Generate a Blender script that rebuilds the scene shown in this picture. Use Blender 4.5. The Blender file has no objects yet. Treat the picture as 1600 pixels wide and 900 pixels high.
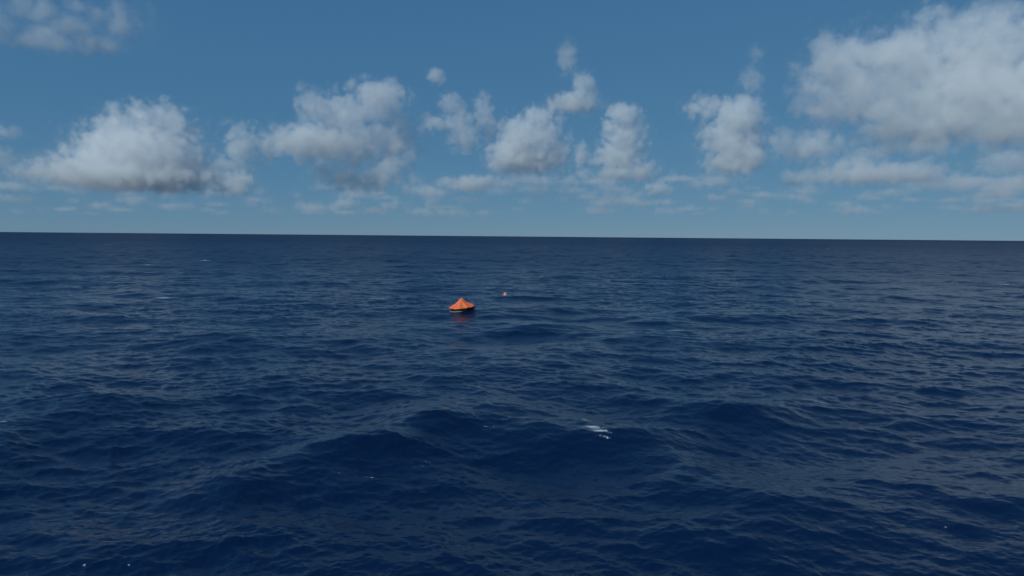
import bpy, math, random
import numpy as np
from mathutils import Vector, Matrix, Euler

scn = bpy.context.scene
C = scn.collection
PI = math.pi
rad = math.radians

# ------------------------------------------------------------------ camera
CAM_H = 9.0
F = 1067.0                                   # focal length in photo pixels (1600 wide)
cam_data = bpy.data.cameras.new('camera')
cam = bpy.data.objects.new('camera', cam_data)
C.objects.link(cam)
cam_data.sensor_width = 36.0
cam_data.lens = 36.0 * F / 1600.0
cam_data.clip_start = 0.1
cam_data.clip_end = 200000.0
R = (Matrix.Rotation(rad(90 - 4.33), 3, 'X') @ Matrix.Rotation(rad(0.50), 3, 'Z'))
cam.matrix_world = Matrix.Translation((0, 0, CAM_H)) @ R.to_4x4()
scn.camera = cam

# ------------------------------------------------------------------ sky, sun, exposure
SUN_EL, SUN_AZ = 38.0, 230.0                 # azimuth clockwise from +Y (the view direction)
world = bpy.data.worlds.new('World')
scn.world = world
world.use_nodes = True
wn = world.node_tree
bg = wn.nodes['Background']
sky = wn.nodes.new('ShaderNodeTexSky')
sky.sky_type = 'NISHITA'
sky.sun_disc = False
sky.sun_elevation = rad(SUN_EL)
sky.sun_rotation = rad(SUN_AZ)
sky.altitude = 5000.0
sky.air_density = 1.4
sky.dust_density = 0.0
sky.ozone_density = 10.0
# the clear tropical air of the day: less red, a gentler fall-off from horizon to zenith
sep_ = wn.nodes.new('ShaderNodeSeparateColor'); com_ = wn.nodes.new('ShaderNodeCombineColor')
wn.links.new(sky.outputs[0], sep_.inputs[0])
for i_, (a_, g_) in enumerate(((1.70, 0.53), (3.46, 0.36), (5.80, 0.24))):
    p_ = wn.nodes.new('ShaderNodeMath'); p_.operation = 'POWER'; p_.inputs[1].default_value = g_
    q_ = wn.nodes.new('ShaderNodeMath'); q_.operation = 'MULTIPLY'; q_.inputs[1].default_value = a_
    wn.links.new(sep_.outputs[i_], p_.inputs[0]); wn.links.new(p_.outputs[0], q_.inputs[0]); wn.links.new(q_.outputs[0], com_.inputs[i_])
wn.links.new(com_.outputs[0], bg.inputs['Color'])
bg.inputs['Strength'].default_value = 0.07

sun_data = bpy.data.lights.new('sun', 'SUN')
sun_data.energy = 5.0
sun_data.angle = rad(0.53)
sun_data.color = (0.92, 1.0, 0.96)
sun = bpy.data.objects.new('sun', sun_data)
C.objects.link(sun)
sd = Vector((math.sin(rad(SUN_AZ)) * math.cos(rad(SUN_EL)), math.cos(rad(SUN_AZ)) * math.cos(rad(SUN_EL)), math.sin(rad(SUN_EL))))
sun.rotation_euler = sd.to_track_quat('Z', 'Y').to_euler()

vs = scn.view_settings
vs.view_transform = 'Standard'
vs.look = 'None'
vs.exposure = -0.9
vs.gamma = 1.0
vs.use_curve_mapping = False
cy = scn.cycles
cy.use_denoising = True
cy.denoiser = 'OPENIMAGEDENOISE'
cy.max_bounces = 24
cy.volume_bounces = 24
cy.volume_step_rate = 1.5
cy.volume_max_steps = 256
cy.transparent_max_bounces = 16
cy.use_adaptive_sampling = True
cy.adaptive_threshold = 0.02
cy.sample_clamp_indirect = 10.0


def ray(px, py):
    """direction seen at a pixel of the photograph (used only to lay out the place)"""
    return (R @ Vector(((px - 800) / F, (450 - py) / F, -1.0))).normalized()


def on_sea(px, py, z=0.0):
    d = ray(px, py)
    t = (CAM_H - z) / -d.z
    return Vector((d.x * t, d.y * t, z))


def tag(o, label=None, cat=None, group=None, kind=None):
    if label: o['label'] = label
    if cat: o['category'] = cat
    if group: o['group'] = group
    if kind: o['kind'] = kind
    return o


class NB:
    """tiny node-tree expression builder"""
    def __init__(self, tree): self.t = tree
    def node(self, typ, **kw):
        n = self.t.nodes.new(typ)
        for k, v in kw.items(): setattr(n, k, v)
        return n
    def put(self, sock, v):
        if isinstance(v, bpy.types.NodeSocket): self.t.links.new(v, sock)
        else: sock.default_value = v
    def m(self, op, a, b=0.0, c=0.0, clamp=False):
        n = self.node('ShaderNodeMath', operation=op, use_clamp=clamp)
        for i, v in enumerate((a, b, c)): self.put(n.inputs[i], v)
        return n.outputs[0]
    def v(self, op, a, b=(0, 0, 0), scale=None):
        n = self.node('ShaderNodeVectorMath', operation=op)
        self.put(n.inputs[0], a)
        if scale is not None: self.put(n.inputs['Scale'], scale)
        else: self.put(n.inputs[1], b)
        return n.outputs['Value'] if op in ('LENGTH', 'DOT_PRODUCT') else n.outputs['Vector']
    def rng(self, val, a, b, c, d, smooth=True):
        n = self.node('ShaderNodeMapRange')
        n.interpolation_type = 'SMOOTHSTEP' if smooth else 'LINEAR'
        self.put(n.inputs['Value'], val)
        for k, x in (('From Min', a), ('From Max', b), ('To Min', c), ('To Max', d)): self.put(n.inputs[k], x)
        return n.outputs['Result']


# ------------------------------------------------------------------ the sea surface
WIND = rad(262)          # direction the waves travel, seen from above, from +X


def make_tile(N, L, lam_lo, lam_hi, amp, seed, wind, lp, spread=2.0, fall=4.0):
    """height, horizontal drift and slopes of one periodic patch of sea from a wind-wave spectrum"""
    rng = np.random.default_rng(seed)
    k1 = 2 * PI * np.fft.fftfreq(N, L / N)
    kx, ky = np.meshgrid(k1, k1, indexing='ij')
    k = np.hypot(kx, ky); k[0, 0] = 1
    kp = 2 * PI / lp
    P = np.exp(-1.25 * (kp / k) ** 2) / k ** fall
    th = np.arctan2(ky, kx) - wind
    # narrow near the peak, broad for the short waves
    s = np.clip(spread * (kp / k) ** 0.35, 0.35, 8)
    P *= (0.06 + np.abs(np.cos(th / 1.0)) ** (2 * s) * (np.cos(th) > 0) + 0.25 * np.abs(np.cos(th)) ** (2 * s) * (np.cos(th) <= 0))
    lam = 2 * PI / k
    P *= 1 / (1 + (lam_lo / lam) ** 8) / (1 + (lam / lam_hi) ** 8)
    P[0, 0] = 0
    H = (rng.normal(size=(N, N)) + 1j * rng.normal(size=(N, N))) * np.sqrt(P)
    f = lambda X: np.real(np.fft.ifft2(X)) * N * N * (2 * PI / L) * amp
    h = f(H)
    dx = f(-1j * H * kx / k); dy = f(-1j * H * ky / k)
    return [a.astype(np.float32) for a in (h, -dx, -dy)]


def sample(tile, L, x, y, rot=0.0, ox=0.0, oy=0.0):
    h, dx, dy = tile
    N = h.shape[0]
    c, s = math.cos(rot), math.sin(rot)
    u = ((x * c + y * s + ox) / L) % 1.0 * N
    v = ((-x * s + y * c + oy) / L) % 1.0 * N
    i = np.floor(u).astype(np.int64); j = np.floor(v).astype(np.int64)
    fu = (u - i).astype(np.float32); fv = (v - j).astype(np.float32)
    i %= N; j %= N
    i1 = (i + 1) % N; j1 = (j + 1) % N
    out = [a[i, j] * (1 - fu) * (1 - fv) + a[i1, j] * fu * (1 - fv) + a[i, j1] * (1 - fu) * fv + a[i1, j1] * fu * fv for a in (h, dx, dy)]
    return out[0], out[1] * c - out[2] * s, out[1] * s + out[2] * c


AMP = 0.040
TA = make_tile(1024, 331.0, 1.6, 70.0, AMP * 0.86, 11, WIND, 27.0, fall=3.9)
TB = make_tile(1024, 197.0, 1.8, 50.0, AMP * 0.78, 5, WIND - 0.35, 21.0, fall=3.9)
TC = make_tile(1024, 47.3, 0.17, 1.9, AMP * 1.22, 23, WIND + 0.25, 26.0, fall=3.75)
SEED_OFF = (37.0, 61.0)

# real crests standing where the photograph shows them: (x, y) of the crest line ends, width, height
CRESTS = []
for (x0, y0, x1, y1, w, hh) in (
        (320, 768, 560, 700, 2.2, 0.34), (560, 700, 700, 652, 2.6, 0.42),
        (700, 652, 840, 660, 2.6, 0.26), (860, 672, 1010, 690, 2.4, 0.30),
        (1010, 690, 1180, 775, 2.2, 0.22), (100, 640, 240, 628, 3.2, 0.3),
        (520, 760, 640, 735, 1.6, 0.18), (1080, 640, 1210, 640, 3.0, 0.32),
        (780, 572, 910, 552, 4.0, 0.3)):
    a, b = on_sea(x0, y0), on_sea(x1, y1)
    CRESTS.append((a.x, a.y, b.x, b.y, w, hh))


def sea_at(x, y):
    """height and drift of the water at rest position (x, y)"""
    r = np.hypot(x, y)
    h = np.zeros_like(x); dx = np.zeros_like(x); dy = np.zeros_like(x)
    for t, L, rot, lo in ((TA, 331.0, 0.0, 0.0), (TB, 197.0, 0.42, 0.0), (TC, 47.3, -0.3, 1.0)):
        a, b, c = sample(t, L, x, y, rot, SEED_OFF[0], SEED_OFF[1])
        if lo:                                # gusts: patches of livelier and calmer ripples
            g = 0.85 + 0.30 * np.sin(x * 0.071 + 1.3 + 1.7 * np.sin(y * 0.043)) * np.sin(y * 0.057 + 0.6 + 1.1 * np.sin(x * 0.05))
            a, b, c = a * g, b * g, c * g
        h += a; dx += b; dy += c
    for (ax, ay, bx, by, w, hh) in CRESTS:
        L = math.hypot(bx - ax, by - ay)
        ux, uy = (bx - ax) / L, (by - ay) / L
        s = (x - ax) * ux + (y - ay) * uy
        n = (x - ax) * -uy + (y - ay) * ux + 0.35 * np.sin(s * 0.7 + ax)
        e = 1.5 + 0.18 * L
        m = 1 / (1 + np.exp(-(s + e * .3) / (e * .35))) / (1 + np.exp((s - L - e * .3) / (e * .35)))
        q = n / w
        h += 1.25 * hh * m * (np.exp(-q * q * 1.4) - 0.35 * np.exp(-(np.abs(q) - 2.0) ** 2 * 0.9))
    return h, dx, dy


CHOP = 1.0
# rings: fine near the viewer's shore of the patch, ever coarser towards the horizon
rs = [0.3]
while rs[-1] < 60000:
    r = rs[-1]
    if r < 10: d = 0.14
    elif r < 150: d = max(0.055, 0.0034 * r)
    elif r < 2500: d = 0.0036 * r + 0.003 * r * (r - 150) / 2350
    else: d = 0.04 * r
    rs.append(r + d)
rs = np.array(rs)
fine = rad(43)
a_f = np.arange(-fine, fine, 0.00145)
step = 0.00145
a_o = [fine]
while a_o[-1] < PI:
    step = min(step * 1.09, 0.06)
    a_o.append(a_o[-1] + step)
a_o = np.array(a_o[:-1]); a_o = fine + (a_o - fine) * ((PI - 0.02 - fine) / (a_o[-1] - fine))
ang = np.concatenate([-a_o[::-1], a_f[1:], a_o])
NR, NA = len(rs), len(ang)
RR, AA = np.meshgrid(rs, ang, indexing='ij')
X = (RR * np.sin(AA)).ravel(); Y = (RR * np.cos(AA)).ravel()
h, dx, dy = sea_at(X, Y)
rr = RR.ravel()
k_far = 1.0 / (1 + (rr / 6000.0) ** 2)
co = np.empty((NR * NA + 1, 3), np.float32)
co[:-1, 0] = X + CHOP * dx
co[:-1, 1] = Y + CHOP * dy
co[:-1, 2] = h * k_far
h0 = sea_at(np.zeros(1), np.zeros(1))[0][0]
co[-1] = (0, 0, h0)
ii, jj = np.meshgrid(np.arange(NR - 1), np.arange(NA), indexing='ij')
j2 = (jj + 1) % NA
q = np.stack([ii * NA + jj, ii * NA + j2, (ii + 1) * NA + j2, (ii + 1) * NA + jj], -1).reshape(-1, 4)[:, ::-1]
t0 = np.arange(NA); t1 = (t0 + 1) % NA
tri = np.stack([np.full(NA, NR * NA), t1, t0], -1)[:, ::-1]
nq, nt = len(q), len(tri)
tri = tri[:, ::-1]
me = bpy.data.meshes.new('sea')
me.vertices.add(len(co)); me.vertices.foreach_set('co', co.ravel())
loops = np.concatenate([q.ravel(), tri.ravel()]).astype(np.int32)
me.loops.add(len(loops)); me.loops.foreach_set('vertex_index', loops)
me.polygons.add(nq + nt)
me.polygons.foreach_set('loop_start', np.concatenate([np.arange(nq) * 4, nq * 4 + np.arange(nt) * 3]).astype(np.int32))
me.update(calc_edges=True)
me.polygons.foreach_set('use_smooth', np.ones(nq + nt, bool))
del q, loops

# foam: soft marks on the crests where the photograph shows white water
foam = np.zeros(len(co), np.float32)
FOAM = [  # px, py, length m, width m, strength, tilt
    (916, 660, 0.55, 0.22, .95, -60), (926, 668, 0.8, 0.34, 1.0, -25), (936, 673, 0.7, 0.20, 1.0, -20), (945, 677, 0.5, 0.10, .95, -25), (910, 668, 0.5, .5, .55, 0),
    (655, 729, 0.4, 0.07, .75, 20), (665, 721, 0.35, 0.07, .65, 10), (575, 745, 0.7, 0.07, .65, -30),
    (532, 740, 0.4, 0.07, .6, -20), (768, 659, 0.8, 0.10, .75, 0), (788, 655, 0.35, 0.1, .6, 0),
    (1283, 627, 1.7, 0.25, .75, -20), (1058, 516, 1.5, .6, .8, -10), (1018, 514, .9, .5, .65, 10),
    (322, 409, 3.0, 1.5, 1.0, 8), (308, 403, 1.5, 3., .8, 0), (232, 413, 2.4, 1.6, .8, 0), (164, 382, 4., 12., .8, 0),
    (1435, 400, 1.2, 2.6, 2.2, 0), (1293, 389, 1.6, 5., 1.4, 0), (852, 387, 2.4, 4., 1., 0), (930, 403, 4.5, 2.5, .8, 0),
    (405, 386, 3., 6., .9, 0), (592, 467, 2.5, .8, .8, 0), (256, 467, 1.8, .8, 1., 0), (316, 461, 4., .8, .7, 0),
    (1573, 447, .8, .8, 1.0, 0), (845, 753, 1.3, .06, .55, 0), (132, 884, 0.10, .05, .75, 0), (200, 885, .12, .05, .8, 0),
    (1477, 821, .16, .06, .9, 0), (1483, 847, .2, .05, .7, -30), (5, 662, .4, .12, .8, 0), (1312, 788, .12, .05, .5, 0),
    (982, 444, 5, 1.5, .6, 0), (1100, 772, .14, .05, .6, 0)]
for (px, py, ln, wd, st, tilt) in FOAM:
    for _ in range(4):
        z = 0.0
        p = on_sea(px, py, z)
        z = float(sea_at(np.array([p.x]), np.array([p.y]))[0][0])
        p = on_sea(px, py, z)
    c, s = math.cos(rad(tilt)), math.sin(rad(tilt))
    u = (co[:, 0] - p.x) * c + (co[:, 1] - p.y) * s
    v = -(co[:, 0] - p.x) * s + (co[:, 1] - p.y) * c
    foam = np.maximum(foam, st * np.exp(-(u / ln) ** 2 * 1.5 - (v / wd) ** 2 * 1.5))
# sub-wave roughness: short chop that the mesh no longer carries far out
rough = np.interp(np.hypot(co[:, 0], co[:, 1]), [0, 15, 60, 250, 1000, 4000], [0.09, 0.10, 0.17, 0.33, 0.46, 0.52]).astype(np.float32)
for nm, arr in (('foam', foam), ('chop', rough)):
    at = me.attributes.new(nm, 'FLOAT', 'POINT')
    at.data.foreach_set('value', arr)
sea = bpy.data.objects.new('sea', me)
C.objects.link(sea)
tag(sea, kind='structure')

mat = bpy.data.materials.new('sea_water'); mat.use_nodes = True
nt_ = mat.node_tree; nt_.nodes.clear(); B = NB(nt_)
out = B.node('ShaderNodeOutputMaterial')
pr = B.node('ShaderNodeBsdfPrincipled')
pr.inputs['Base Color'].default_value = (0.0022, 0.0125, 0.047, 1)
pr.inputs['IOR'].default_value = 1.333
pr.inputs['Specular IOR Level'].default_value = 0.34
pr.inputs['Specular Tint'].default_value = (0.62, 0.90, 1.0, 1)
ar = B.node('ShaderNodeAttribute', attribute_name='chop')
af = B.node('ShaderNodeAttribute', attribute_name='foam')
B.put(pr.inputs['Roughness'], ar.outputs['Fac'])
geo = B.node('ShaderNodeNewGeometry')
mp = B.v('MULTIPLY', geo.outputs['Position'], (1.0, 1.7, 1.0))
n1 = B.node('ShaderNodeTexNoise'); n1.inputs['Scale'].default_value = 4.5; n1.inputs['Detail'].default_value = 4; n1.inputs['Roughness'].default_value = .55; n1.inputs['Distortion'].default_value = .4
B.put(n1.inputs['Vector'], mp)
bmp = B.node('ShaderNodeBump'); bmp.inputs['Strength'].default_value = 0.35; bmp.inputs['Distance'].default_value = 0.06
B.put(bmp.inputs['Height'], n1.outputs['Fac'])
B.put(pr.inputs['Normal'], bmp.outputs['Normal'])
n2 = B.node('ShaderNodeTexNoise'); n2.inputs['Scale'].default_value = 13.0; n2.inputs['Detail'].default_value = 6; n2.inputs['Roughness'].default_value = .7
B.put(n2.inputs['Vector'], geo.outputs['Position'])
fm = B.m('ADD', af.outputs['Fac'], B.m('MULTIPLY', B.m('SUBTRACT', n2.outputs['Fac'], 0.5), 3.6))
fm = B.rng(fm, 0.6, 1.05, 0, .9)
fm = B.m('MULTIPLY', fm, B.rng(af.outputs['Fac'], 0.05, 0.3, 0, 1))
fo = B.node('ShaderNodeBsdfDiffuse'); fo.inputs['Color'].default_value = (0.62, 0.68, 0.72, 1)
mx = B.node('ShaderNodeMixShader')
B.put(mx.inputs[0], fm); B.put(mx.inputs[1], pr.outputs[0]); B.put(mx.inputs[2], fo.outputs[0])
B.put(out.inputs['Surface'], mx.outputs[0])
me.materials.append(mat)


def water_level(x, y, rad_=1.0):
    """mean height and tilt of the water over a disc"""
    g = np.linspace(-rad_, rad_, 9)
    gx, gy = np.meshgrid(x + g, y + g)
    hh, _, _ = sea_at(gx.ravel(), gy.ravel())
    A = np.stack([gx.ravel() - x, gy.ravel() - y, np.ones(81)], -1)
    s, *_ = np.linalg.lstsq(A, hh, rcond=None)
    return s[2], s[0], s[1]


# ------------------------------------------------------------------ materials of the small things
def fabric(name, col, rough=0.6, grime=0.25, scale=6.0, trans=0.0, spec=0.35):
    m = bpy.data.materials.new(name); m.use_nodes = True
    t = m.node_tree; t.nodes.clear(); b = NB(t)
    o = b.node('ShaderNodeOutputMaterial'); p = b.node('ShaderNodeBsdfPrincipled')
    tc = b.node('ShaderNodeTexCoord').outputs['Object']
    n = b.node('ShaderNodeTexNoise'); b.put(n.inputs['Vector'], tc); n.inputs['Scale'].default_value = scale; n.inputs['Detail'].default_value = 5
    mx_ = b.node('ShaderNodeMix', data_type='RGBA')
    b.put(mx_.inputs[0], b.rng(n.outputs['Fac'], .42, .75, 0, grime))
    mx_.inputs[6].default_value = (*col, 1); mx_.inputs[7].default_value = (*[c * .55 + .02 for c in col], 1)
    b.put(p.inputs['Base Color'], mx_.outputs[2])
    p.inputs['Roughness'].default_value = rough
    p.inputs['Specular IOR Level'].default_value = spec
    bp = b.node('ShaderNodeBump'); bp.inputs['Strength'].default_value = .3; bp.inputs['Distance'].default_value = .02
    b.put(bp.inputs['Height'], n.outputs['Fac']); b.put(p.inputs['Normal'], bp.outputs[0])
    if trans:
        tr = b.node('ShaderNodeBsdfTranslucent'); b.put(tr.inputs[0], mx_.outputs[2])
        ms = b.node('ShaderNodeMixShader'); ms.inputs[0].default_value = trans
        b.put(ms.inputs[1], p.outputs[0]); b.put(ms.inputs[2], tr.outputs[0]); b.put(o.inputs[0], ms.outputs[0])
    else:
        b.put(o.inputs[0], p.outputs[0])
    return m


M_ORANGE = fabric('orange_canopy_fabric', (1.0, 0.21, 0.085), .5, .08, 3.0, .15)
M_DOOR_SHADED = fabric('orange_door_fabric_shaded', (0.86, 0.24, 0.06), .6, .15, 4.0, .10)  # deeper orange than the canopy, partly painted-in shade of the folds
M_BLACK = fabric('black_rubber', (0.012, 0.012, 0.014), .45, .3, 4.0)
M_WHITE = fabric('white_webbing', (0.42, 0.46, 0.46), .6, .3, 9.0)
M_TAPE = fabric('silver_reflective_tape', (0.62, 0.60, 0.56), .35, .1, 12.0)
M_PALE = fabric('pale_pink_nylon', (0.80, 0.42, 0.34), .6, .2, 10.0)


def grid_mesh(name, rows, mat, parent, closed=True, thick=0.0, cap=False):
    """rows: list of rings of points, all of the same length"""
    n = len(rows[0]); v = [p for r in rows for p in r]; f = []
    for i in range(len(rows) - 1):
        for j in range(n if closed else n - 1):
            k = (j + 1) % n
            f.append((i * n + j, i * n + k, (i + 1) * n + k, (i + 1) * n + j))
    if cap:
        v.append(tuple(sum(c) / n for c in zip(*rows[-1]))); t_ = len(v) - 1
        for j in range(n): f.append(((len(rows) - 1) * n + j, (len(rows) - 1) * n + (j + 1) % n, t_))
    me_ = bpy.data.meshes.new(name); me_.from_pydata(v, [], f); me_.update()
    for p in me_.polygons: p.use_smooth = True
    me_.materials.append(mat)
    o = bpy.data.objects.new(name, me_); C.objects.link(o); o.parent = parent
    if thick:
        md = o.modifiers.new('cloth', 'SOLIDIFY'); md.thickness = thick; md.offset = 1.0
    return o


def tube(name, path, r, mat, parent, closed=False, seg=10, flat=1.0):
    rows = []
    P = [Vector(p) for p in path]; n = len(P)
    for i, p in enumerate(P):
        a = P[(i - 1) % n] if (closed or i > 0) else p
        b_ = P[(i + 1) % n] if (closed or i < n - 1) else p
        t_ = (b_ - a).normalized(); u = t_.cross(Vector((0, 0, 1)))
        u = u.normalized() if u.length > 1e-4 else Vector((1, 0, 0))
        w_ = u.cross(t_)
        rr_ = r(i / n) if callable(r) else r
        rows.append([tuple(p + (u * math.cos(s) * flat + w_ * math.sin(s)) * rr_) for s in (2 * PI * k / seg for k in range(seg))])
    if closed: rows.append(rows[0])
    return grid_mesh(name, rows, mat, parent)


# ------------------------------------------------------------------ the life raft
RP = on_sea(722.5, 484.6)
raft = bpy.data.objects.new('life_raft', None); C.objects.link(raft)
tag(raft, 'round life raft with pointed orange canopy and black tubes floating on open sea', 'life raft')
rng_ = random.Random(2)
NSEG = 144
GORES = [-2.30, -1.68, -1.02, -0.30, 0.42, 1.10, 1.85, 2.60, 3.35]      # angles of the seams that hold the canopy up
GORES = sorted(a % (2 * PI) for a in GORES)


def gore(a):
    """0 on a seam, 1 midway between two, and the index of the panel"""
    a %= 2 * PI
    for i in range(len(GORES)):
        lo_, hi_ = GORES[i], GORES[(i + 1) % len(GORES)]
        w_ = (hi_ - lo_) % (2 * PI); d_ = (a - lo_) % (2 * PI)
        if d_ <= w_: return math.sin(PI * d_ / w_), i
    return 0, 0


PROF = [(1.50, .50), (1.515, .56), (1.50, .63), (1.40, .70), (1.22, .79), (1.02, .89), (.83, 1.00), (.66, 1.13), (.51, 1.27), (.38, 1.42), (.28, 1.56), (.22, 1.66), (.17, 1.70), (.10, 1.715)]
rows = []
for k, (r_, z_) in enumerate(PROF):
    t_ = k / (len(PROF) - 1)
    row = []
    for j in range(NSEG):
        a = 2 * PI * j / NSEG
        s_, gi = gore(a)
        sag = (0.17 + 0.05 * math.sin(gi * 2.3)) * s_ * math.sin(PI * min(1, t_ * 1.15) ** .8) * (0.35 + r_)
        fold = 0.022 * math.sin(a * 23 + 3 * math.sin(gi)) * max(0, t_ - .25) + 0.012 * math.sin(a * 41 + k * .3) * t_
        rr_ = r_ - sag * .42 + fold
        zz = z_ - sag * .35 + (0.018 * math.sin(a * 16) if k < 2 else 0) - 0.02 * s_ * (k < 4)
        row.append((rr_ * math.cos(a), rr_ * math.sin(a), zz))
    rows.append(row)
can = grid_mesh('canopy', rows, M_ORANGE, raft, thick=0.012, cap=True)
for a in GORES:                                                     # seams stand out as welted ridges
    pts = [((r_ + .012) * math.cos(a), (r_ + .012) * math.sin(a), z_ + .012) for r_, z_ in PROF[1:]]
    tube('canopy_seam', pts, .014, M_ORANGE, can, seg=6)
# closed entrance flap right of the front seam, shade of the folds painted into its orange
a0, a1 = -1.58, -1.12
rows = []
for k, (r_, z_) in enumerate(PROF[1:11]):
    t_ = k / 9
    row = []
    for j in range(13):
        q_ = j / 12
        a = (a0 + (a1 - a0) * q_) * (1 - t_ * .0) + 0
        mid = (a0 + a1) / 2; a = mid + (a - mid) * (1 - .45 * t_)
        s_, gi = gore(a)
        tt = (k + 1) / 13
        sag = (0.17 + 0.05 * math.sin(gi * 2.3)) * s_ * math.sin(PI * min(1, tt * 1.15) ** .8) * (0.35 + r_)
        rr_ = r_ - sag * .42 + .020 + .012 * math.sin(q_ * 19)
        row.append((rr_ * math.cos(a), rr_ * math.sin(a), z_ - sag * .35 + .016))
    rows.append(row)
door = grid_mesh('entrance_flap', rows, M_DOOR_SHADED, raft, closed=False, thick=.010)
for q_ in (0, 12):
    tube('flap_edging', [Vector(r_[q_]) for r_ in rows], .022, M_DOOR_SHADED, door, seg=6)


def ring(R_, z_, n=72, wob=0.0):
    return [(R_ * (1 + wob * math.sin(10 * a)) * math.cos(a), R_ * (1 + wob * math.sin(10 * a)) * math.sin(a), z_) for a in (2 * PI * k / n for k in range(n))]


tube('buoyancy_tube', ring(1.27, .08, wob=.004), .215, M_BLACK, raft, closed=True, seg=20)
tube('buoyancy_tube', ring(1.28, .40, wob=.004), .20, M_BLACK, raft, closed=True, seg=20)
# floor so that the inside is closed
grid_mesh('raft_floor', [ring(1.15, .12, 48), ring(.6, .13, 48), ring(.05, .12, 48)], M_BLACK, raft, cap=True)
# white strip on the lower tube, round the left and front
pts = []
for k in range(40):
    a = -3.30 + (1.80) * k / 39
    pts.append((1.505 * math.cos(a), 1.505 * math.sin(a), .25 - .17 * min(1, k / 10) + .014 * math.sin(k * .9)))
tube('white_strip', pts, lambda u: .036 * math.sin(PI * (0.06 + .88 * u)) ** .35, M_WHITE, raft, seg=8, flat=.45)
# lifeline looped through patches
pts = []; npt = 12
for k in range(npt * 8):
    a = 2 * PI * k / (npt * 8); ph = (k % 8) / 8
    pts.append((1.515 * math.cos(a), 1.515 * math.sin(a), .36 - .10 * math.sin(PI * ph)))
tube('lifeline', pts, .010, M_BLACK, raft, closed=True, seg=6)
for k in range(npt):
    a = 2 * PI * k / npt
    rows = [[(R_ * math.cos(a + d_), R_ * math.sin(a + d_), z_) for d_ in (-.04, -.02, 0, .02, .04)] for R_, z_ in ((1.487, .33), (1.493, .38), (1.487, .43))]
    grid_mesh('line_patch', rows, M_BLACK, raft, closed=False, thick=.012)
for a in (-2.45, -.55, .9, 2.4):
    rows = [[(R_ * math.cos(a + d_), R_ * math.sin(a + d_), z_) for d_ in (-.05, 0, .05)] for R_, z_ in ((1.474, .46), (1.452, .50))]
    grid_mesh('reflective_patch', rows, M_TAPE, raft, closed=False, thick=.006)
lt = tube('canopy_light', [(0.02, 0, 1.70), (0.02, 0, 1.74), (0.02, 0, 1.775), (0.02, 0, 1.79)], lambda u: (.055, .06, .05, .015)[min(3, int(u * 4 + .01))], M_TAPE, raft, seg=12)
tie = tube('gathered_collar', [(0.19 * math.cos(a), 0.19 * math.sin(a), 1.655 + .01 * math.sin(5 * a)) for a in (2 * PI * k / 32 for k in range(32))], .022, M_ORANGE, raft, closed=True, seg=8)

zl, sx, sy = water_level(RP.x, RP.y, 1.6)
# stand it where the photograph shows it on this swell
for _ in range(5):
    RP = on_sea(722.5, 484.6, zl - 0.02); zl, sx, sy = water_level(RP.x, RP.y, 1.6)
raft.location = (RP.x, RP.y, zl - 0.02)
raft.scale = (1.0, 1.0, 0.80)
raft.rotation_euler = (rad(3.0), rad(-5.5), 0)

# ------------------------------------------------------------------ the small float beyond it
FP = on_sea(789, 461.5)
zf, _, _ = water_level(FP.x, FP.y, .5)
for _ in range(5):
    FP = on_sea(789, 461.5, zf); zf, _, _ = water_level(FP.x, FP.y, .5)
flt = bpy.data.objects.new('marker_float', None); C.objects.link(flt)
tag(flt, 'small orange and white cone-shaped float with dark tip, adrift beyond the life raft', 'float')
prof = [(.16, -.12), (.29, -.05), (.335, .03), (.32, .11), (.25, .21), (.17, .33), (.10, .45), (.05, .52)]
def wedge(a_, b_, n, grow=0.0):
    return [[((r_ + grow) * math.cos(a), (r_ + grow) * math.sin(a), z_ + grow) for a in (a_ + (b_ - a_) * k / n for k in range(n + 1))] for r_, z_ in prof]
grid_mesh('float_body', [r_[:-1] for r_ in wedge(0, 2 * PI, 36)], fabric('dull_orange_fabric', (.75, .10, .02), .6, .3, 9.0), flt, cap=True)
rws = wedge(-1.95, .45, 20, .006)[1:7]
grid_mesh('white_panel', rws, M_PALE, flt, closed=False, thick=.006)
tube('float_collar', ring(.335, .035, 36), .035, M_WHITE, flt, closed=True, seg=8)
tube('dark_tip', [(0, 0, .50), (0, 0, .55), (-.01, 0, .61), (-.015, 0, .64)], lambda u: (.065, .06, .045, .02)[min(3, int(u * 4 + .01))], M_BLACK, flt, seg=10)
tube('lifting_handle', [(.10, 0, .44), (.15, 0, .50), (.14, 0, .56), (.05, 0, .585)], .014, M_BLACK, flt, seg=6)
flt.location = (FP.x, FP.y, zf - .02)
flt.rotation_euler = (rad(4), rad(6), 0)
flt.scale = (1.05, 1.05, 0.98)

# ------------------------------------------------------------------ clouds: real volumes of droplets, kilometres off
def cloud_material(dens):
    m = bpy.data.materials.new('cloud_droplets'); m.use_nodes = True
    t = m.node_tree; t.nodes.clear(); b = NB(t)
    o = b.node('ShaderNodeOutputMaterial')
    pv = b.node('ShaderNodeVolumePrincipled')
    pv.inputs['Color'].default_value = (1, 1, 1, 1)
    pv.inputs['Density'].default_value = dens
    pv.inputs['Density Attribute'].default_value = 'density'
    pv.inputs['Anisotropy'].default_value = 0.0
    b.put(o.inputs['Volume'], pv.outputs[0])
    return m


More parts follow.
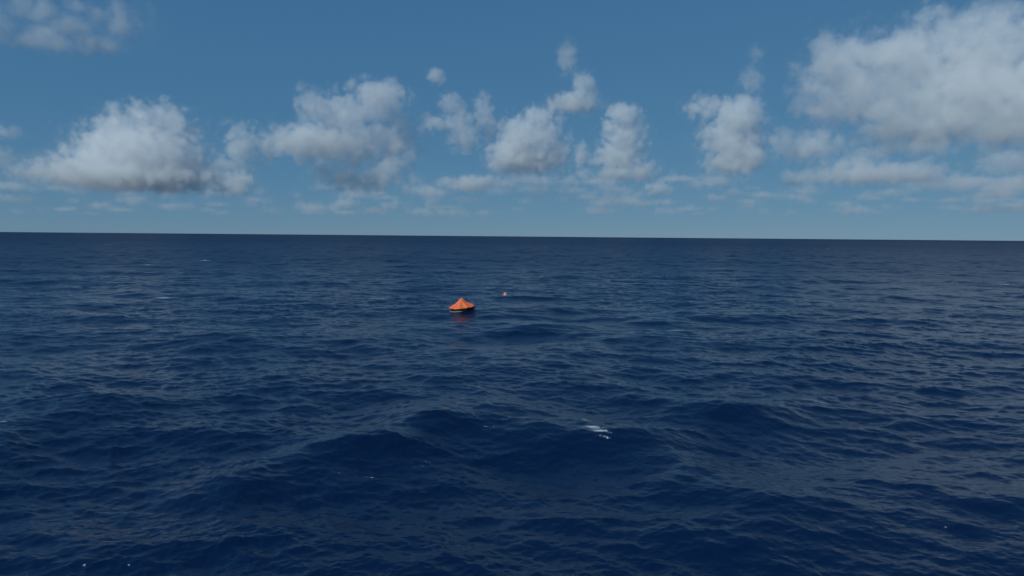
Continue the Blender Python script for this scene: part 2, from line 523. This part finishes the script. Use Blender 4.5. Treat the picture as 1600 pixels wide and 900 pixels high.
def cloud_nodes(blobs, lo, hi, res, mat, L, seed, erode, soft, base, warp):
    """a voxel grid: ellipsoidal puffs, warped and eaten away by billowing noise, with a flat base"""
    g = bpy.data.node_groups.new('cloud_volume', 'GeometryNodeTree')
    g.interface.new_socket('Geometry', in_out='INPUT', socket_type='NodeSocketGeometry')
    g.interface.new_socket('Geometry', in_out='OUTPUT', socket_type='NodeSocketGeometry')
    b = NB(g)
    go = b.node('NodeGroupOutput')
    pos = b.node('GeometryNodeInputPosition').outputs[0]
    off = b.v('ADD', pos, (seed * 7131.0, seed * 3170.0, seed * 911.0))
    def noise(vec, size, detail, rough, out='Fac'):
        n = b.node('ShaderNodeTexNoise')
        b.put(n.inputs['Vector'], vec)
        n.inputs['Scale'].default_value = 1.0 / size
        n.inputs['Detail'].default_value = detail
        n.inputs['Roughness'].default_value = rough
        return n.outputs[0] if out == 'Fac' else n.outputs[1]
    w = b.v('SCALE', b.v('SUBTRACT', noise(off, L * 1.6, 2, .5, 'c'), (.5, .5, .5)), scale=warp * 2.0)
    p = b.v('ADD', pos, w)
    f = None
    for (c, r, s) in blobs:
        d = b.v('LENGTH', b.v('MULTIPLY', b.v('SUBTRACT', p, tuple(c)), tuple(1 / x for x in r)))
        v = b.m('MULTIPLY_ADD', b.m('SUBTRACT', 1.0, d), max(s, .9), min(0, (s - 1) * .45))
        f = v if f is None else (b.m('MAXIMUM', f, v) if len(blobs) > 60 else b.m('SMOOTH_MAX', f, v, 0.16))
    bil = None
    for size, amp in ((L, 0.5), (L * 0.46, 0.28), (L * 0.22, 0.16), (L * 0.11, 0.08)):
        n_ = b.m('MULTIPLY', b.m('ABSOLUTE', b.m('SUBTRACT', noise(b.v('ADD', off, (size * 3.1, 0, size)), size, 0, 0), 0.5)), 4.0 * amp)
        bil = n_ if bil is None else b.m('ADD', bil, n_)
    fb = b.m('SUBTRACT', noise(off, L * 0.8, 4, .6), 0.5)
    e = b.m('ADD', b.m('MULTIPLY', b.m('SUBTRACT', bil, 0.42), erode * 0.9), b.m('MULTIPLY', fb, erode * 1.0))
    f = b.m('ADD', f, e)
    sep = b.node('ShaderNodeSeparateXYZ'); b.put(sep.inputs[0], pos)
    zb = b.m('ADD', sep.outputs[2], b.m('MULTIPLY', fb, 260.0))
    core = b.rng(f, 0.08, 0.08 + soft, 0.0, 1.0)
    veil = b.m('MULTIPLY', b.rng(f, -0.42, 0.25, 0.0, 1.0), b.rng(noise(b.v('ADD', off, (L * 9, 0, 0)), L * .7, 2, .6), 0.38, 0.62, 0.02, 0.20))
    core = b.m('MULTIPLY', core, b.rng(f, 0.35, 1.0, 1.0, 1.8))
    f = b.m('MULTIPLY', b.m('MAXIMUM', core, veil), b.rng(zb, base - 80, base + 230, 0.0, 1.0))
    vc = b.node('GeometryNodeVolumeCube')
    b.put(vc.inputs['Density'], f)
    vc.inputs['Min'].default_value = lo; vc.inputs['Max'].default_value = hi
    for k, n_ in zip(('X', 'Y', 'Z'), res): vc.inputs['Resolution ' + k].default_value = n_
    sm = b.node('GeometryNodeSetMaterial'); sm.inputs['Material'].default_value = mat
    b.put(sm.inputs[0], vc.outputs[0])
    b.put(go.inputs[0], sm.outputs[0])
    return g


def cloud(name, label, cat, dist, px_blobs, dens=0.010, L=None, erode=0.9, soft=0.20, seed=1, base_py=None, vox=1.6, depth=0.55, warp=None, kind=None, group=None):
    """px_blobs: puffs as seen in the photograph (x, y, half width, half height[, strength]) at DIST metres"""
    rnd = random.Random(seed)
    m_px = dist / F                       # metres per photo pixel at that distance
    cx = sum(b_[0] for b_ in px_blobs) / len(px_blobs)
    d0 = ray(cx, 300); d0 = Vector((d0.x, d0.y, 0)).normalized()
    org = d0 * dist
    side = Vector((d0.y, -d0.x, 0))
    blobs = []
    for bb in px_blobs:
        x, y, rx, ry = bb[:4]; s = bb[4] if len(bb) > 4 else 1.0
        d = ray(x, y)
        dj = (rnd.uniform(-0.5, 0.5) if len(bb) < 6 else bb[5]) * rx * m_px * depth
        t = (dist + dj) / (d.x * d0.x + d.y * d0.y)
        P = Vector((d.x * t, d.y * t, CAM_H + d.z * t)) - org
        loc = (P.dot(side), P.dot(d0), P.z)
        blobs.append((loc, (rx * m_px * 1.16, max(rx, ry) * m_px * depth * 1.1, ry * m_px * 1.16), s))
    base = (CAM_H + ray(cx, base_py).z / math.hypot(ray(cx, base_py).x, ray(cx, base_py).y) * dist) if base_py else -1e4
    pad = 0.25
    lo = [min(c[i] - r[i] * (1 + pad) for c, r, s in blobs) for i in range(3)]
    hi = [max(c[i] + r[i] * (1 + pad) for c, r, s in blobs) for i in range(3)]
    lo[2] = max(lo[2], base - 130 if base_py else 60.0)
    vs_ = vox * m_px
    res = [max(8, min(1000 if name == 'distant_clouds' else 420, int((hi[i] - lo[i]) / (vs_ if i != 1 else vs_ * 1.6)))) for i in range(3)]
    mat = cloud_material(dens)
    L = L or 0.26 * (hi[0] - lo[0])
    m_ = bpy.data.volumes.new(name)
    o = bpy.data.objects.new(name, m_)
    m_.materials.append(mat)
    C.objects.link(o)
    o.location = org
    o.rotation_euler = (0, 0, math.atan2(side.y, side.x))
    md = o.modifiers.new('puffs', 'NODES')
    md.node_group = cloud_nodes(blobs, lo, hi, res, mat, L, seed, erode, soft, base, warp if warp is not None else L * 0.2)
    tag(o, label, cat, group, kind)
    return o


GRP = 'clouds over the sea'
cloud('cumulus_cloud', 'broad domed cumulus cloud with bright flat-topped crown, low over the horizon left of the raft', 'cloud', 10500,
      [(222, 188, 26, 22), (260, 188, 28, 22), (200, 208, 34, 32), (262, 218, 36, 36), (170, 235, 32, 30), (222, 245, 70, 36), (140, 258, 36, 24), (270, 260, 44, 22),
       (104, 274, 32, 15), (205, 276, 108, 20), (300, 273, 26, 10)], seed=3, base_py=304, L=190, dens=.0044, erode=1.0, group=GRP)
cloud('cumulus_cloud', 'wide ragged grey cloud bank with two raised white heads, above and left of the raft', 'cloud', 10000,
      [(487, 165, 22, 22, 1.4, -1), (478, 222, 46, 24, 1.7, -1.2), (382, 227, 24, 28), (417, 228, 18, 24), (538, 182, 42, 30), (592, 146, 38, 20, 1.4, -1), (590, 172, 36, 24),
       (545, 222, 58, 34), (612, 222, 42, 46, .75), (606, 266, 20, 18, 1.7, -2), (501, 270, 22, 14, .8), (560, 280, 55, 16, .7), (360, 255, 32, 14, .6)],
      seed=5, base_py=312, L=220, dens=.0029, erode=1.25, group=GRP)
cloud('cumulus_cloud', 'small bright puff hanging under the left end of the ragged grey cloud bank', 'cloud', 10000,
      [(368, 290, 20, 16), (378, 281, 12, 12)], seed=8, L=150, dens=.006, group=GRP)
cloud('cloud_wisp', 'tiny lone white cloud scrap high above the raft', 'cloud', 9000,
      [(682, 119, 13, 10), (688, 124, 9, 8)], seed=9, L=120, dens=.007, group=GRP)
cloud('cloud_wisp', 'thin torn cloud above the raft, between the grey bank and the compact cumulus', 'cloud', 9500,
      [(703, 163, 18, 16), (716, 188, 24, 18), (754, 172, 16, 22), (726, 215, 26, 18), (686, 194, 28, 12, .7), (762, 198, 22, 22, .7)], seed=12, L=170, dens=.0035, erode=1.1, group=GRP)
cloud('cumulus_cloud', 'compact mounded cumulus with steep bright left flank, right of the raft', 'cloud', 11000,
      [(840, 184, 22, 18, 1.3, -1), (809, 212, 26, 28, 1.5, -1), (792, 238, 22, 22, 1.3, -1), (842, 212, 32, 32), (822, 245, 50, 26), (868, 238, 24, 28), (782, 256, 22, 16)],
      seed=14, base_py=284, L=165, dens=.0045, erode=1.05, group=GRP)
cloud('cloud_wisp', 'small low white shred under the left foot of the compact mounded cumulus', 'cloud', 13000,
      [(735, 287, 24, 11), (762, 281, 16, 9)], seed=15, L=170, dens=.004, group=GRP)
cloud('cloud_wisp', 'anvil-footed small cloud standing alone above the gap between two cumulus', 'cloud', 9000,
      [(910, 132, 15, 20), (897, 162, 36, 15), (917, 155, 18, 18)], seed=17, L=150, dens=.005, group=GRP)
cloud('cloud_wisp', 'faint upright grey smudge of cloud, highest above the compact cumulus', 'cloud', 9000,
      [(887, 90, 16, 26, .9)], seed=19, L=130, dens=.0025, erode=.7, group=GRP)
cloud('cumulus_cloud', 'tall narrow cumulus tower with a rounded top, centre right of the sky', 'cloud', 11000,
      [(973, 178, 22, 18, 1.5, -1), (978, 212, 28, 28), (969, 243, 34, 26), (999, 268, 26, 16), (965, 272, 32, 12), (950, 200, 12, 18, .7)], seed=21, base_py=292, L=170, dens=.0045, erode=1.05, group=GRP)
cloud('cloud_wisp', 'thin upright cloud shred left of the tall narrow tower', 'cloud', 13000,
      [(908, 243, 10, 20), (911, 272, 14, 8), (893, 281, 12, 9)], seed=22, L=140, dens=.004, group=GRP)
cloud('cloud_wisp', 'small low white patch below the right foot of the narrow tower', 'cloud', 14000,
      [(1028, 295, 20, 9)], seed=24, L=150, dens=.004, group=GRP)
cloud('cumulus_cloud', 'squarish bright cumulus with a dark hollow, left of the huge cloud', 'cloud', 9500,
      [(1106, 168, 32, 18, .8), (1156, 178, 30, 24, 1.5, -1), (1146, 215, 42, 26), (1146, 252, 38, 22), (1174, 234, 18, 34)], seed=27, base_py=288, L=170, dens=.0045, erode=1.1, group=GRP)
cloud('cloud_wisp', 'faint scrap of cloud straight above the squarish cumulus', 'cloud', 9500,
      [(1174, 127, 18, 22, .85), (1182, 84, 12, 14, .8)], seed=29, L=130, dens=.0025, erode=.7, group=GRP)
cloud('cumulus_cloud', 'huge grey-white cumulus mass filling the right corner of the sky', 'cloud', 6500,
      [(1319, 88, 42, 30), (1298, 127, 44, 34), (1281, 158, 34, 24), (1325, 165, 52, 26), (1384, 88, 46, 26), (1366, 135, 70, 42), (1433, 139, 62, 46), (1450, 78, 60, 38),
       (1535, 68, 60, 36), (1513, 110, 80, 42), (1580, 80, 64, 40), (1556, 139, 84, 44), (1492, 172, 84, 36), (1450, 196, 80, 22), (1560, 186, 90, 26),
       (1408, 208, 54, 20, .9), (1433, 232, 50, 12, .85), (1630, 170, 90, 46), (1660, 90, 70, 60), (1382, 84, 34, 18, 1.8, -2.4), (1425, 92, 16, 18, 1.8, -4), (1378, 174, 24, 13, 2.0, -4), (1512, 130, 18, 16, 1.8, -5), (1310, 95, 34, 26, 1.2, -1.5), (1458, 18, 24, 20, .7), (1543, 20, 26, 18, .7), (1700, 150, 70, 50)],
      seed=31, L=200, dens=.0030, vox=1.75, erode=1.25, group=GRP)
cloud('cloud_wisp', 'thin ragged veil of cloud hanging under the front edge of the huge cumulus', 'cloud', 10500,
      [(1226, 224, 22, 20), (1264, 230, 42, 20), (1340, 252, 26, 16), (1366, 272, 70, 13), (1256, 278, 28, 12), (1450, 270, 26, 18)],
      seed=33, L=220, dens=.0028, erode=1.0, group=GRP)
cloud('cloud_wisp', 'dim grey cloud patches low at the right edge below the huge cumulus', 'cloud', 15000,
      [(1575, 253, 34, 16), (1568, 292, 30, 12), (1500, 286, 26, 12)], seed=35, L=260, dens=.0018, erode=.9, group=GRP)
cloud('cloud_wisp', 'loose thin cloud patches in the upper left corner of the sky', 'cloud', 3800,
      [(55, 16, 34, 20), (66, 60, 44, 16), (152, 69, 38, 16), (4, 44, 22, 20), (190, 36, 40, 32, .8), (114, 6, 24, 16, .8), (110, 44, 50, 26, .6), (-30, 30, 40, 30)], seed=37, L=100, dens=.0050, erode=.9, soft=.6, group=GRP)
cloud('cloud_wisp', 'small pale cloud scraps cut off by the left edge of the view', 'cloud', 9500,
      [(10, 208, 16, 10), (0, 242, 18, 14, .8)], seed=39, L=130, dens=.003, group=GRP)
low = []
rl = random.Random(4)
for k in range(190):
    x = rl.uniform(640, 1640) if k < 130 else rl.uniform(-20, 640)
    y = rl.uniform(278, 334) if k < 130 else rl.uniform(290, 334)
    sc = (372 - y) / 80.0
    low.append((x, y, rl.uniform(10, 36) * (0.5 + sc * .5), rl.uniform(3, 8) * (.4 + sc), rl.uniform(.7, 1.1)))
cloud('distant_clouds', 'low scattered haze-pale clouds strung along the horizon', 'clouds', 24000, low, seed=41, L=380, dens=.00085, erode=1.0, soft=.5, vox=2.2, depth=.8, kind='stuff')
